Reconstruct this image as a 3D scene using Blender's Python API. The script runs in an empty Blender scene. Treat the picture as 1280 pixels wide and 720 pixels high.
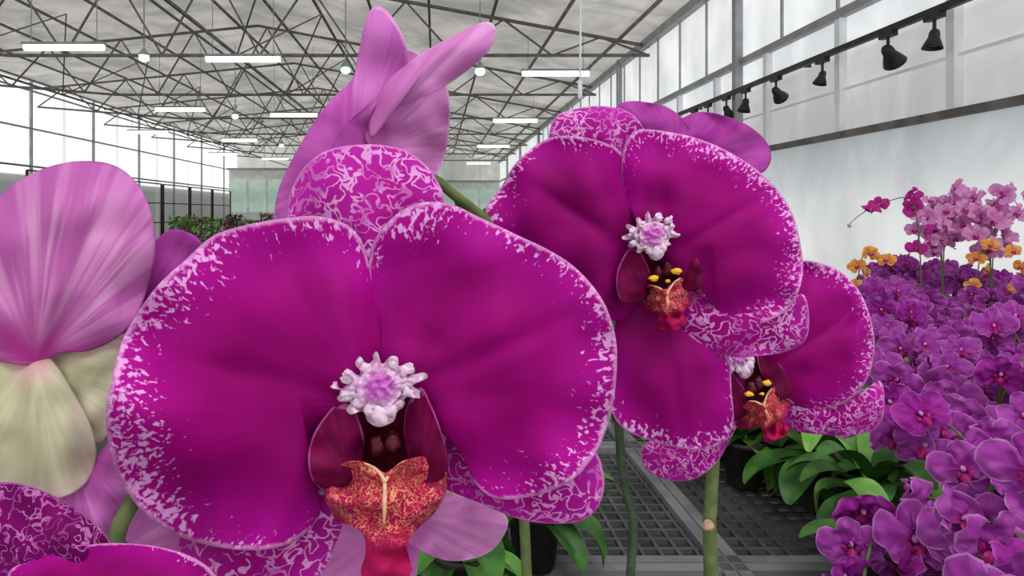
import bpy, math, random
from mathutils import Vector, noise, Matrix, Euler
random.seed(7)
S=bpy.context.scene
COL=S.collection
F=800.0; VX=545.0; VY=266.0; H=1.4
def P(px,py,d): return Vector(((px-VX)/F*d, d, H+(VY-py)/F*d))
W={}
def reg(o,loc,parent=None,label=None,category=None,group=None,kind=None):
    COL.objects.link(o)
    loc=Vector(loc)
    W[o.name]=loc
    if parent is not None:
        o.parent=parent; o.location=loc-W[parent.name]
    else: o.location=loc
    if label: o["label"]=label
    if category and parent is None: o["category"]=category
    if group: o["group"]=group
    if kind: o["kind"]=kind
    return o
def empty(name,loc,parent=None,**k):
    o=bpy.data.objects.new(name,None); o.empty_display_size=.02
    return reg(o,loc,parent,**k)
def meshobj(name,verts,faces,mats,loc=(0,0,0),parent=None,fm=None,smooth=True,attrs=None,solid=0,**k):
    me=bpy.data.meshes.new(name); me.from_pydata([tuple(v) for v in verts],[],faces)
    for m in (mats if isinstance(mats,list) else [mats]): me.materials.append(m)
    if fm: me.polygons.foreach_set('material_index',fm)
    if smooth: me.polygons.foreach_set('use_smooth',[True]*len(faces))
    if attrs:
        pol,e=attrs
        a=me.attributes.new('pol','FLOAT_VECTOR','POINT'); a.data.foreach_set('vector',[c for v in pol for c in v])
        a=me.attributes.new('edge','FLOAT','POINT'); a.data.foreach_set('value',e)
    me.update()
    o=bpy.data.objects.new(name,me)
    if solid:
        m=o.modifiers.new('solid','SOLIDIFY'); m.thickness=solid; m.offset=0
    return reg(o,loc,parent,**k)
# ---------------------------------------------------------------- materials
def NM(name):
    m=bpy.data.materials.new(name); m.use_nodes=True; nt=m.node_tree
    b=[n for n in nt.nodes if n.type=='BSDF_PRINCIPLED'][0]
    out=[n for n in nt.nodes if n.type=='OUTPUT_MATERIAL'][0]
    return m,nt,b,out
def setin(nt,s,v):
    if isinstance(v,bpy.types.NodeSocket): nt.links.new(v,s)
    else:
        if hasattr(s.default_value,'__len__') and len(s.default_value)==4 and len(v)==3: v=(*v,1)
        s.default_value=v
def mth(nt,op,a,b=0.0,clamp=False):
    n=nt.nodes.new('ShaderNodeMath'); n.operation=op; n.use_clamp=clamp
    setin(nt,n.inputs[0],a); setin(nt,n.inputs[1],b); return n.outputs[0]
def mixc(nt,f,a,b,mode='MIX'):
    n=nt.nodes.new('ShaderNodeMix'); n.data_type='RGBA'; n.blend_type=mode
    setin(nt,n.inputs[0],f); setin(nt,n.inputs[6],a); setin(nt,n.inputs[7],b); return n.outputs[2]
def vmul(nt,v,k):
    n=nt.nodes.new('ShaderNodeVectorMath'); n.operation='MULTIPLY'
    setin(nt,n.inputs[0],v); n.inputs[1].default_value=k; return n.outputs[0]
def nz(nt,v,scale=1,detail=2,rough=.5,dist=0):
    n=nt.nodes.new('ShaderNodeTexNoise'); n.inputs['Scale'].default_value=scale; n.inputs['Detail'].default_value=detail
    n.inputs['Roughness'].default_value=rough; n.inputs['Distortion'].default_value=dist
    if v is not None: nt.links.new(v,n.inputs['Vector'])
    return n.outputs['Fac']
def mr(nt,v,a,b,c=0,d=1):
    n=nt.nodes.new('ShaderNodeMapRange'); n.interpolation_type='SMOOTHSTEP'
    setin(nt,n.inputs[0],v)
    for i,x in enumerate((a,b,c,d)): n.inputs[i+1].default_value=x
    return n.outputs[0]
def objco(nt): return nt.nodes.new('ShaderNodeTexCoord').outputs['Object']
def bump(nt,b,h,s=.3,d=.001):
    n=nt.nodes.new('ShaderNodeBump'); n.inputs['Strength'].default_value=s; n.inputs['Distance'].default_value=d
    nt.links.new(h,n.inputs['Height']); nt.links.new(n.outputs[0],b.inputs['Normal'])
def petal_mat(name,dark,bright,spot,e0=.54,K=42,B=34,ret=None,rough=.6,trans=.12,rim=.99,rimf=.6,vein=.12,mid=None,midr=.6,spec=.08,edgec=None,VK=11,spotf=.85,bmp=.2,rfade=None,T0=.725,side=.7):
    m,nt,b,out=NM(name)
    at=nt.nodes.new('ShaderNodeAttribute'); at.attribute_name='pol'; pol=at.outputs['Vector']
    ae=nt.nodes.new('ShaderNodeAttribute'); ae.attribute_name='edge'; e=ae.outputs['Fac']
    sx=nt.nodes.new('ShaderNodeSeparateXYZ'); nt.links.new(pol,sx.inputs[0]); r=sx.outputs[2]
    nl=nz(nt,vmul(nt,pol,(2.2,2.2,1.6)),1,2)
    vn=nz(nt,vmul(nt,pol,(VK,VK,.8)),1,3,.6)
    vf=mth(nt,'MULTIPLY',mr(nt,vn,.42,.62),mr(nt,r,.05,.35))
    grad=mth(nt,'ADD',mth(nt,'MULTIPLY',nl,.8),mth(nt,'MULTIPLY',r,.2))
    g=mr(nt,grad,.3,.75)
    c=mixc(nt,g,dark,bright)
    if edgec: c=mixc(nt,mth(nt,'MULTIPLY',mr(nt,e,.45,1.0),.75),c,edgec)
    if mid: c=mixc(nt,mr(nt,mth(nt,'ADD',r,mth(nt,'MULTIPLY',mth(nt,'SUBTRACT',nl,.5),.4)),.0,midr,1,0),c,mid)
    c=mixc(nt,mth(nt,'MULTIPLY',vf,vein),c,dark)
    nh=mth(nt,'ADD',e,mth(nt,'MULTIPLY',mth(nt,'SUBTRACT',nl,.5),.8))
    nh=mth(nt,'ADD',nh,mth(nt,'MULTIPLY',mth(nt,'SUBTRACT',r,.85),side))
    s=mr(nt,nh,e0,1.08,0,1)
    if ret:
        n1=nz(nt,objco(nt),ret[0],1.2,.5,.8)
        ab=mth(nt,'ABSOLUTE',mth(nt,'SUBTRACT',n1,.5))
        msk=mth(nt,'SUBTRACT',1,mth(nt,'DIVIDE',mth(nt,'SUBTRACT',ab,ret[1]),.03,True),True)
        msk=mth(nt,'MULTIPLY',msk,mr(nt,nz(nt,objco(nt),ret[0]*.3,1),.36,.54,.35,1))
        if rfade: msk=mth(nt,'MULTIPLY',msk,mr(nt,r,rfade[0],rfade[1],1,0))
    else:
        n1=nz(nt,vmul(nt,pol,(K,K,B)),1,1.5,.5,.6)
        t=mth(nt,'SUBTRACT',T0,mth(nt,'MULTIPLY',s,.25))
        msk=mth(nt,'DIVIDE',mth(nt,'SUBTRACT',n1,t),.09,True)
        msk=mth(nt,'MULTIPLY',msk,mr(nt,nh,e0-.1,e0+.15))
    n2=nz(nt,vmul(nt,pol,(K*.8,K*.8,4)),1,2)
    rm=mth(nt,'MULTIPLY',mr(nt,mth(nt,'ADD',e,mth(nt,'MULTIPLY',mth(nt,'SUBTRACT',n2,.5),.06)),rim-.025,rim),rimf)
    msk=mth(nt,'MAXIMUM',msk,rm)
    c=mixc(nt,mth(nt,'MULTIPLY',msk,spotf),c,spot)
    nt.links.new(c,b.inputs['Base Color']); b.inputs['Roughness'].default_value=rough
    b.inputs['Specular IOR Level'].default_value=spec
    fine=nz(nt,objco(nt),1400,2)
    h=mth(nt,'ADD',mth(nt,'MULTIPLY',vn,1.0),mth(nt,'MULTIPLY',fine,.12))
    bump(nt,b,h,bmp,.001)
    tr=nt.nodes.new('ShaderNodeBsdfTranslucent'); nt.links.new(c,tr.inputs[0])
    mx=nt.nodes.new('ShaderNodeMixShader'); mx.inputs[0].default_value=trans
    nt.links.new(b.outputs[0],mx.inputs[1]); nt.links.new(tr.outputs[0],mx.inputs[2]); nt.links.new(mx.outputs[0],out.inputs[0])
    return m
def simple(name,c1,c2,scale=20,rough=.6,metal=0,em=0,emc=None,bmp=0,detail=3):
    m,nt,b,out=NM(name)
    n=nz(nt,objco(nt),scale,detail)
    c=mixc(nt,mr(nt,n,.35,.65),c1,c2); nt.links.new(c,b.inputs['Base Color'])
    b.inputs['Roughness'].default_value=rough; b.inputs['Metallic'].default_value=metal
    b.inputs['Specular IOR Level'].default_value=.3
    if em:
        if emc: setin(nt,b.inputs['Emission Color'],emc)
        else: nt.links.new(c,b.inputs['Emission Color'])
        b.inputs['Emission Strength'].default_value=em
    if bmp: bump(nt,b,n,bmp,.002)
    return m
MG_D=(.235,0.0,.12); MG_B=(.33,0.0,.18); SPOT=(.84,.42,.82); EC=(.43,.003,.31)
m_petal=petal_mat('magenta_petal',MG_D,MG_B,SPOT,edgec=EC)
m_petal2=petal_mat('magenta_petal_far',(.21,0,.105),(.30,0,.165),SPOT,e0=.66,K=36,B=28,edgec=(.38,.001,.26))
m_sepal=petal_mat('mottled_sepal',(.33,.0,.21),(.45,.01,.32),(.80,.38,.76),ret=(270,.034),edgec=(.48,.02,.38))
m_sepal2=petal_mat('mottled_sepal_low',(.30,.0,.18),(.40,.003,.27),(.78,.35,.74),ret=(240,.024),edgec=(.46,.015,.36))
m_sepal3=petal_mat('dark_mottled',(.12,0,.08),(.19,.0,.13),(.55,.18,.48),ret=(380,.012))
m_pale=petal_mat('pale_back_petal',(.58,.10,.52),(.80,.30,.74),(.92,.6,.9),e0=2,trans=.35,rim=.985,rimf=.6,vein=.65,mid=(.58,.10,.50),VK=9,edgec=(.74,.25,.69),side=0)
m_palel=petal_mat('light_pink_back_petal',(.68,.20,.60),(.90,.48,.85),(.95,.7,.92),e0=2,trans=.35,rim=.985,rimf=.6,vein=.7,mid=(.70,.22,.62),VK=9,side=0)
m_pale2=petal_mat('pale_pink_petal',(.54,.12,.46),(.86,.48,.76),(.75,.5,.72),e0=2,trans=.3,rim=2,vein=.85,mid=(.62,.06,.42),midr=.35,VK=10,edgec=(.68,.22,.60))
m_back=petal_mat('purple_back_petal',(.38,.03,.32),(.56,.10,.50),(.6,.2,.55),e0=2,trans=.3,rim=2,vein=.5,VK=7)
m_cream=petal_mat('cream_green_sepal',(.56,.55,.34),(.86,.82,.66),(.7,.4,.6),e0=2,trans=.3,rim=2,vein=.5,mid=(.84,.50,.56),midr=.3,VK=8,edgec=(.86,.64,.66))
m_crown=petal_mat('column_crown',(.78,.44,.72),(.90,.68,.86),(.96,.85,.94),e0=.4,K=4,B=4,trans=.2,rim=.85,rimf=.5,vein=.3,mid=(.66,.20,.60),midr=.6,spec=.3,rough=.35,bmp=.1,side=0)
m_anther=petal_mat('anther_cap',(.55,.08,.52),(.74,.26,.70),(.94,.76,.92),e0=2,K=3,B=3,rim=2,vein=.3,spec=.35,rough=.3,bmp=.1,edgec=(.96,.78,.93))
m_whitep=petal_mat('column_frill',(.84,.58,.80),(.94,.80,.92),(.9,.8,.9),e0=2,rim=2,vein=.2,spec=.3,rough=.35,trans=.25,bmp=.1)
m_lobe=petal_mat('lip_side_lobe',(.10,0,.03),(.24,0,.085),(.60,.10,.45),e0=.9,K=8,B=5,rim=.95,rimf=.6,vein=.5,spec=.12)
m_lip=petal_mat('lip_striped_lobe',(.36,.003,.06),(.50,.01,.13),(.80,.36,.17),ret=(700,.028),rim=2,vein=.5,spec=.12,VK=9,rfade=(.46,.68),mid=(.46,.02,.06),midr=.5)
m_dark=petal_mat('lip_cavity',(.05,0,.01),(.10,0,.02),(.3,0,.1),e0=2,rim=2)
m_callus=simple('lip_callus',(.62,.24,.16),(.80,.50,.32),300,.4)
m_yellow=simple('lip_yellow',(.85,.50,.02),(.8,.4,.02),300,.4)
m_brown=simple('lip_brown_spot',(.05,.0,.01),(.10,.005,.02),300,.4)
m_node=simple('spike_node_skin',(.40,.25,.18),(.55,.35,.28),300,.5)
m_small=petal_mat('small_petal',(.38,.035,.38),(.58,.13,.60),(.76,.44,.76),e0=2,rim=.94,rimf=.5,trans=.3,vein=.4,mid=(.34,.0,.27),midr=.32,VK=5)
m_small_b=petal_mat('small_petal_deep',(.32,.012,.29),(.48,.05,.45),(.62,.24,.62),e0=2,rim=.95,rimf=.4,trans=.25,vein=.4,VK=5)
m_pinkfl=petal_mat('pink_petal',(.80,.28,.68),(.94,.52,.86),(.9,.6,.85),e0=2,rim=.95,rimf=.4,trans=.3,vein=.3,mid=(.72,.08,.52),midr=.35,VK=5)
m_mag=petal_mat('bright_magenta_petal',(.54,.02,.30),(.68,.04,.40),(.8,.3,.7),e0=2,rim=.95,rimf=.4,trans=.3,VK=5)
m_orange=petal_mat('orange_petal',(.92,.26,.08),(.98,.66,.14),(.95,.7,.3),e0=2,rim=.95,rimf=.4,trans=.3,VK=5)
m_smlip=simple('small_lip',(.30,.0,.10),(.45,.01,.2),200,.5)
m_stem=simple('green_stem',(.09,.14,.045),(.15,.19,.07),150,.5)
m_stemd=simple('dark_green_stem',(.03,.055,.03),(.06,.09,.045),150,.5)
m_stempale=simple('olive_stem',(.22,.27,.09),(.33,.33,.16),150,.5)
m_bud=simple('green_bud',(.36,.40,.16),(.52,.46,.28),60,.45)
m_leaf=simple('orchid_leaf',(.03,.10,.02),(.06,.18,.03),25,.4)
m_leafb=simple('bright_leaf',(.12,.32,.05),(.22,.44,.09),20,.4)
m_pot=simple('plastic_pot',(.03,.03,.03),(.05,.05,.045),30,.5)
m_bark=simple('bark_medium',(.08,.05,.03),(.2,.12,.07),80,.9,bmp=.8)
m_bench=simple('black_plastic_bench',(.055,.055,.06),(.09,.09,.10),12,.45)
m_rim=simple('bench_rim_grey',(.15,.15,.16),(.22,.22,.23),12,.4)
m_steel=simple('painted_dark_steel',(.14,.13,.12),(.22,.21,.20),4,.6)
m_steelL=simple('grey_galvanised_steel',(.36,.37,.38),(.46,.47,.48),4,.5)
m_black=simple('black_metal',(.02,.02,.022),(.04,.04,.04),10,.45)
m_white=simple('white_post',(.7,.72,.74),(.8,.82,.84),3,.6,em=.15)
m_tube=simple('lamp_tube_glow',(1,1,1),(1,1,1),1,em=5,emc=(1,.98,.94))
m_green_glow=simple('lamp_green_glow',(.5,1,.8),(.5,1,.8),1,em=2,emc=(.45,1,.7))
def glow_sheet(name,stops,emf,axis,freq,lo=.8,nscale=.7):
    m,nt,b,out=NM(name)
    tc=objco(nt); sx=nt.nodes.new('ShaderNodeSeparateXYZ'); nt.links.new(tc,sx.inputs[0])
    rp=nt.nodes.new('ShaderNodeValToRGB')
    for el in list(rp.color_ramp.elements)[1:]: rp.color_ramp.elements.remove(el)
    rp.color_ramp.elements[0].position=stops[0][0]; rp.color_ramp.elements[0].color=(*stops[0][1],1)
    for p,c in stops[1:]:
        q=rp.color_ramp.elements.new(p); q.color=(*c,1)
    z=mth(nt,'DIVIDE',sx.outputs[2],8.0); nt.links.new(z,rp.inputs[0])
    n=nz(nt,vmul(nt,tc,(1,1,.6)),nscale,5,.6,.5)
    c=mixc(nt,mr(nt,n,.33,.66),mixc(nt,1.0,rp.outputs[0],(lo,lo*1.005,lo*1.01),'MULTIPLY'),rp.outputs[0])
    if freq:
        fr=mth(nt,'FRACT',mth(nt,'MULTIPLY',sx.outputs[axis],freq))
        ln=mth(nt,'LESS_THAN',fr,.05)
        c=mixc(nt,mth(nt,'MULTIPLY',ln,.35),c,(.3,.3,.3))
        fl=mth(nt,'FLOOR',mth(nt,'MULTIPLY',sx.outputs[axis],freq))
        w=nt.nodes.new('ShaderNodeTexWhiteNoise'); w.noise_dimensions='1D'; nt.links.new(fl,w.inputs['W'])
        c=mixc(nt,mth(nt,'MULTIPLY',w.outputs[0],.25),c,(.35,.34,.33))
    nt.links.new(c,b.inputs['Base Color']); nt.links.new(c,b.inputs['Emission Color']); b.inputs['Emission Strength'].default_value=emf  # emission stands in for daylight coming through the walls and roof
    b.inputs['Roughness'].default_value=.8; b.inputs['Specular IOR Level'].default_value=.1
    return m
m_roof=glow_sheet('roof_sheet',[(0,(.56,.54,.515)),(1,(.66,.635,.60))],.70,1,.42,.55,.6)
m_wr=glow_sheet('film_wall_right',[(0,(.68,.69,.69)),(.13,(.78,.79,.79)),(.19,(.70,.725,.74)),(.27,(.48,.51,.53)),(.285,(.53,.54,.54)),(.39,(.65,.66,.66)),(.41,(.88,.91,.93)),(.62,(.93,.94,.96))],.7,1,.0,.77,.9)
m_wl=glow_sheet('film_wall_left',[(0,(.10,.10,.10)),(.30,(.14,.15,.15)),(.335,(.25,.26,.26)),(.34,(.9,.92,.93)),(.7,(.96,.97,.98))],1.05,1,.25,.88,.5)
m_end=glow_sheet('end_wall',[(0,(.12,.17,.13)),(.2,(.20,.26,.21)),(.21,(.42,.48,.44)),(.40,(.55,.58,.55)),(.45,(.60,.60,.57)),(.6,(.62,.62,.6))],.5,0,.33,.6,.4)  # colours and glow raised to paint haze over the far end
m_floor=simple('concrete_floor',(.07,.07,.065),(.12,.12,.11),1.5,.8)
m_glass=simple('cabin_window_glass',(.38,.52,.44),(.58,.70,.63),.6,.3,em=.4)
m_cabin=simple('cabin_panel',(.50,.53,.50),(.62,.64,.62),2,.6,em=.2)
# ---------------------------------------------------------------- geometry helpers
def catmull(pts,n,closed=True):
    pts=[Vector(p) for p in pts]; L=len(pts); out=[]
    segs=L if closed else L-1
    for i in range(segs):
        if closed: p0,p1,p2,p3=pts[i-1],pts[i],pts[(i+1)%L],pts[(i+2)%L]
        else: p0,p1,p2,p3=pts[max(i-1,0)],pts[i],pts[i+1],pts[min(i+2,L-1)]
        for k in range(12):
            t=k/12
            out.append(.5*((2*p1)+(p2-p0)*t+(2*p0-5*p1+4*p2-p3)*t*t+(3*p1-p0-3*p2+p3)*t**3))
    if not closed: out.append(pts[-1])
    cum=[0]; m=len(out)
    rng=m if closed else m-1
    for i in range(rng): cum.append(cum[-1]+(out[(i+1)%m]-out[i]).length)
    res=[]; j=0; tot=cum[-1]
    for k in range(n):
        t=tot*k/(n if closed else n-1)
        while j<len(cum)-2 and cum[j+1]<t: j+=1
        f=(t-cum[j])/max(1e-9,cum[j+1]-cum[j]); res.append(out[j].lerp(out[(j+1)%m],min(f,1)))
    return res
class Geo:
    def __init__(s): s.v=[];s.f=[];s.m=[];s.pol=[];s.e=[]
    def surf(s,pts,pole,base,mapper,N=96,R=22,dome=0,wave=0,k=5,ph=0,tx=0,tz=0,off=0,rough=0,mi=0,groove=0,jag=0,seed=0,curl=0,rf=3.5,cup=0):
        o=catmull(pts,N); pole=Vector(pole); base=Vector(base)
        mx=max((q-base).length for q in o); o0=len(s.v)
        axis=(pole-base)
        if axis.length>1e-6: axis.normalize()
        def rel(p,r,a):
            y=off-dome*(1-r*r)+wave*r**2.5*math.sin(k*a+ph)+curl*r**6
            y+=tx*(p.x-base.x)/mx+tz*(p.y-base.y)/mx
            q=p-base; pd=(q.x*axis.y-q.y*axis.x)/mx
            if groove: y+=groove*math.exp(-(pd/.05)**2)*(1-r**3)
            if cup: y+=cup*pd*pd*4
            if rough: y+=rough*noise.noise(Vector((p.x/mx*rf+seed,p.y/mx*rf,seed)))*(.3+r)
            return y
        def add(p,r,a):
            s.v.append(mapper(p.x,p.y,rel(p,r,a)))
            q=p-base; dd=q.length/mx
            ab=math.atan2(q.y,q.x) if dd>1e-6 else 0
            s.pol.append((math.cos(ab)+seed*3,math.sin(ab),dd))
            t=min(1,max(0,(dd-.12)/.4)); t=t*t*(3-2*t); s.e.append(r*t)
        add(pole,0,0)
        ang=[math.atan2(q.y-pole.y,q.x-pole.x) for q in o]
        for i in range(1,R+1):
            r=(i/R)**.85
            for j,q in enumerate(o):
                p=pole.lerp(q,r)
                if jag: p=p+(q-pole).normalized()*jag*r**4*noise.noise(Vector((q.x*1.8/max(mx,1),q.y*1.8/max(mx,1),seed)))
                add(p,r,ang[j])
        for j in range(N):
            s.f.append((o0,o0+1+(j+1)%N,o0+1+j)); s.m.append(mi)
        for i in range(R-1):
            a=o0+1+i*N; b=a+N
            for j in range(N):
                s.f.append((a+j,a+(j+1)%N,b+(j+1)%N,b+j)); s.m.append(mi)
        return s
    def tube(s,pts,rad,mi=0,n=24,sides=10,cap=True):
        c=catmull(pts,n,False); o0=len(s.v)
        rads=rad if isinstance(rad,list) else [rad,rad]
        up=Vector((0.3,1,.1)).normalized()
        for i,p in enumerate(c):
            t=(c[min(i+1,n-1)]-c[max(i-1,0)]).normalized()
            x=t.cross(up)
            if x.length<1e-3: x=t.cross(Vector((1,0,0)))
            x.normalize(); y=t.cross(x).normalized()
            fr=i/(n-1)*(len(rads)-1); k=min(int(fr),len(rads)-2); r=rads[k]+(rads[k+1]-rads[k])*(fr-k)
            for j in range(sides):
                a=2*math.pi*j/sides
                s.v.append(p+x*math.cos(a)*r+y*math.sin(a)*r); s.pol.append((0,0,.5)); s.e.append(.3)
        for i in range(n-1):
            for j in range(sides):
                a=o0+i*sides; b=a+sides
                s.f.append((a+j,a+(j+1)%sides,b+(j+1)%sides,b+j)); s.m.append(mi)
        if cap:
            s.f.append(tuple(o0+j for j in range(sides))[::-1]); s.m.append(mi)
            s.f.append(tuple(o0+(n-1)*sides+j for j in range(sides))); s.m.append(mi)
        return s
    def ball(s,c,rx,ry,rz,mi=0,nu=14,nv=10,lump=0,rot=None):
        o0=len(s.v); c=Vector(c)
        for i in range(nv+1):
            th=math.pi*i/nv
            for j in range(nu):
                a=2*math.pi*j/nu
                d=Vector((math.sin(th)*math.cos(a),math.sin(th)*math.sin(a),math.cos(th)))
                k=1+lump*noise.noise(d*1.6+c*1000)
                q=Vector((d.x*rx,d.y*ry,d.z*rz))*k
                if rot: q=rot@q
                s.v.append(c+q); s.pol.append((d.x,d.z,.6)); s.e.append(.4)
        for i in range(nv):
            for j in range(nu):
                a=o0+i*nu;b=a+nu
                s.f.append((a+j,b+j,b+(j+1)%nu,a+(j+1)%nu)); s.m.append(mi)
        return s
    def beam(s,a,b,t,t2=None,mi=0):
        a=Vector(a);b=Vector(b);d=(b-a).normalized(); t2=t2 or t
        up=Vector((0,0,1)) if abs(d.z)<.9 else Vector((0,1,0))
        x=d.cross(up).normalized()*t/2; y=x.cross(d).normalized()*t2/2
        o=len(s.v)
        for q in (a,b):
            for u,w in((-1,-1),(1,-1),(1,1),(-1,1)):
                s.v.append(q+x*u+y*w); s.pol.append((0,0,0)); s.e.append(0)
        for f in((0,1,2,3),(7,6,5,4),(0,4,5,1),(1,5,6,2),(2,6,7,3),(3,7,4,0)):
            s.f.append(tuple(o+i for i in f)); s.m.append(mi)
        return s
    def lathe(s,prof,n=24,mi=0,c=(0,0,0),mat=None):
        o0=len(s.v); c=Vector(c)
        for r,z in prof:
            for j in range(n):
                a=2*math.pi*j/n; q=Vector((r*math.cos(a),r*math.sin(a),z))
                if mat: q=mat@q
                s.v.append(c+q); s.pol.append((0,0,0)); s.e.append(0)
        for i in range(len(prof)-1):
            for j in range(n):
                a=o0+i*n;b=a+n
                s.f.append((a+j,a+(j+1)%n,b+(j+1)%n,b+j)); s.m.append(mi)
        return s
    def obj(s,name,mats,loc,parent=None,solid=0,smooth=True,world=True,**k):
        loc=Vector(loc)
        vs=[v-loc for v in s.v] if world else s.v
        return meshobj(name,vs,s.f,mats,loc,parent,fm=s.m,smooth=smooth,attrs=(s.pol,s.e),solid=solid,**k)
def pm(d): return lambda x,y,rel: P(x,y,d+rel)
TH=.0005
def tepal(name,pts,pole,base,d,mat,par,org,**k):
    lab=k.pop('label',None); th=k.pop('th',TH)
    return Geo().surf(pts,pole,base,pm(d),**k).obj(name,mat,org,par,solid=th,label=lab)
# ---------------------------------------------------------------- lip / column
def lip(par,org,d,c,s=1.0,rot=0,sx=1.0,yellow=False,ml=1.0):
    px=d/F
    ca,sa=math.cos(rot),math.sin(rot)
    def T(p):
        yy=p[1]
        if yy>600: yy=600+(yy-600)*ml
        x=(p[0]-472)*s*sx; y=(yy-485)*s
        return (c[0]+x*ca-y*sa, c[1]+x*sa+y*ca)
    def TT(L): return [T(p) for p in L]
    q=px*s
    g=Geo()
    g.surf(TT([(425,505),(480,505),(530,505),(545,560),(525,605),(480,615),(440,610),(415,565)]),T((480,560)),T((480,560)),pm(d),N=40,R=8,dome=-18*q,off=-4*q,mi=1)
    g.surf(TT([(424,503),(408,518),(392,543),(385,572),(391,600),(410,610),(436,603),(450,582),(456,555),(450,528),(440,508)]),T((416,562)),T((438,597)),pm(d),N=56,R=12,dome=0,off=-16*q,tx=34*q,mi=0,wave=4*q,k=3,rough=10*q,seed=1)
    g.surf(TT([(526,484),(538,505),(550,535),(559,568),(556,592),(545,603),(526,600),(512,578),(505,548),(506,520),(512,500)]),T((533,548)),T((524,597)),pm(d),N=56,R=12,dome=0,off=-16*q,tx=-34*q,mi=0,wave=4*q,k=3,ph=2,rough=10*q,seed=2)
    g.surf(TT([(481,592),(468,584),(452,578),(436,578),(420,586),(409,601),(407,620),(414,640),(426,652),(442,657),(456,668),(458,690),(452,714),(458,730),(474,738),(492,737),(508,726),(514,708),(508,686),(512,670),(526,655),(544,640),(557,618),(560,596),(549,579),(530,572),(511,575),(494,584)]),T((482,620)),T((481,592)),pm(d),N=130,R=24,dome=0,off=-46*q,tz=-6*q,mi=2,wave=6*q,k=7,ph=1,rough=30*q,seed=3,jag=5*s,rf=5.5,cup=50*q)
    def L(p,o):
        t=T(p); return P(t[0],t[1],d+o*q)
    g.tube([L((456,579),-47),L((468,585),-49),L((476,593),-51),L((481,602),-52)],[.4*q,1.2*q,1.6*q],3,16,8)
    g.tube([L((514,574),-47),L((502,579),-49),L((490,590),-51),L((481,602),-52)],[.4*q,1.2*q,1.6*q],3,16,8)
    g.tube([L((481,600),-51),L((481,630),-53),L((480,655),-47)],[1.6*q,2.4*q,.4*q],3,12,8)
    for x,y,r in((472,556,8),(490,553,9)):
        g.ball(L((x,y),-22),r*q,r*q,r*1.4*q,5,lump=.5)
    if yellow:
        for x,y,r in((462,566,8),(508,560,8),(489,576,4)):
            g.ball(L((x,y),-52),r*q,r*.5*q,r*.55*q,4,lump=.7)
    g.obj('lip',[m_lobe,m_dark,m_lip,m_callus,m_yellow,m_brown],org,par,solid=TH*.7,label='crimson lip with orange-veined flared lobes')
    g=Geo()
    rr=random.Random(3)
    crown=[(470,437),(478,452),(488,444),(497,447),(499,458),(512,453),(516,459),(508,470),(529,466),(532,473),(515,482),(529,491),(525,498),(508,497),(503,507),(494,512),(490,527),(475,536),(461,528),(455,512),(442,515),(436,510),(442,501),(426,502),(421,496),(434,490),(414,485),(412,478),(432,474),(424,463),(428,457),(443,464),(445,449),(452,447),(459,457)]
    g.surf(TT(crown),T((474,488)),T((474,488)),pm(d),N=200,R=20,dome=16*q,off=-32*q,mi=0,wave=4*q,k=5,rough=22*q,rf=5,seed=5,jag=6*s)
    inner=[(450,473),(463,462),(484,461),(500,471),(504,486),(495,500),(480,512),(462,509),(447,498)]
    g.surf(TT(inner),T((474,485)),T((474,485)),pm(d),N=60,R=14,dome=10*q,off=-45*q,mi=1,rough=12*q,rf=4,seed=8)
    for x,y,r in((436,472,6),(434,494,6),(507,466,6),(512,487,6),(497,506,6),(454,460,5),(489,456,5),(448,505,6),(444,482,6),(503,478,6)):
        g.ball(L((x+rr.uniform(-3,3),y+rr.uniform(-3,3)),-41),r*q*1.3,r*.6*q,r*q,2,12,8,lump=.9)
    for x,y,r in((475,518,11),(462,512,7),(489,512,8)):
        g.ball(L((x,y),-46),r*q,r*.7*q,r*q*1.1,2,lump=.5)
    g.tube([L((474,495),0),L((474,495),-20),L((474,495),-34)],[20*q,22*q,18*q],0,8,16)
    g.obj('column',[m_crown,m_anther,m_whitep],org,par,label='glossy ragged white and pink column')
# ---------------------------------------------------------------- pots / plants
def pot_at(par,x,y,z=.862,r=.045,h=.09):
    g=Geo().lathe([(0,0),(r*.75,0),(r*.95,h*.9),(r*1.06,h*.9),(r*1.06,h),(r*.96,h),(r*.93,h*.85)],28)
    g.obj('pot',m_pot,(x,y,z),par,world=False)
    g=Geo().lathe([(r*.93,h*.84),(r*.5,h*.88),(0.001,h*.9)],20)
    g.obj('growing_medium',m_bark,(x,y,z),par,world=False)
def leafgeo(L,w,lift,seed=0,az=0,droop=.5):
    g=Geo(); R=Matrix.Rotation(az,3,'Z')
    n=14; m=6
    for i in range(n+1):
        t=i/n; ww=w*math.sin(math.pi*min(1,(t*.93+.05)))**.6
        x=L*t; z=lift*math.sin(t*math.pi*droop)*L
        for j in range(-m,m+1):
            u=j/m
            g.v.append(R@Vector((x,u*ww/2,z+abs(u)*ww*.22))); g.pol.append((0,u,t)); g.e.append(0)
    q=2*m+1
    for i in range(n):
        for j in range(q-1):
            a=i*q+j; g.f.append((a,a+1,a+q+1,a+q)); g.m.append(0)
    return g
def leaves(par,x,y,z,n,L,w,mat=None,lift=.5,seed=0):
    rnd=random.Random(seed)
    for i in range(n):
        az=i*2*math.pi/n+rnd.uniform(-.3,.3)
        leafgeo(L*rnd.uniform(.8,1.1),w*rnd.uniform(.85,1.1),lift*rnd.uniform(.7,1.2),az=az).obj('leaf',mat or m_leaf,(x,y,z),par,solid=.0012,world=False)
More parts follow.
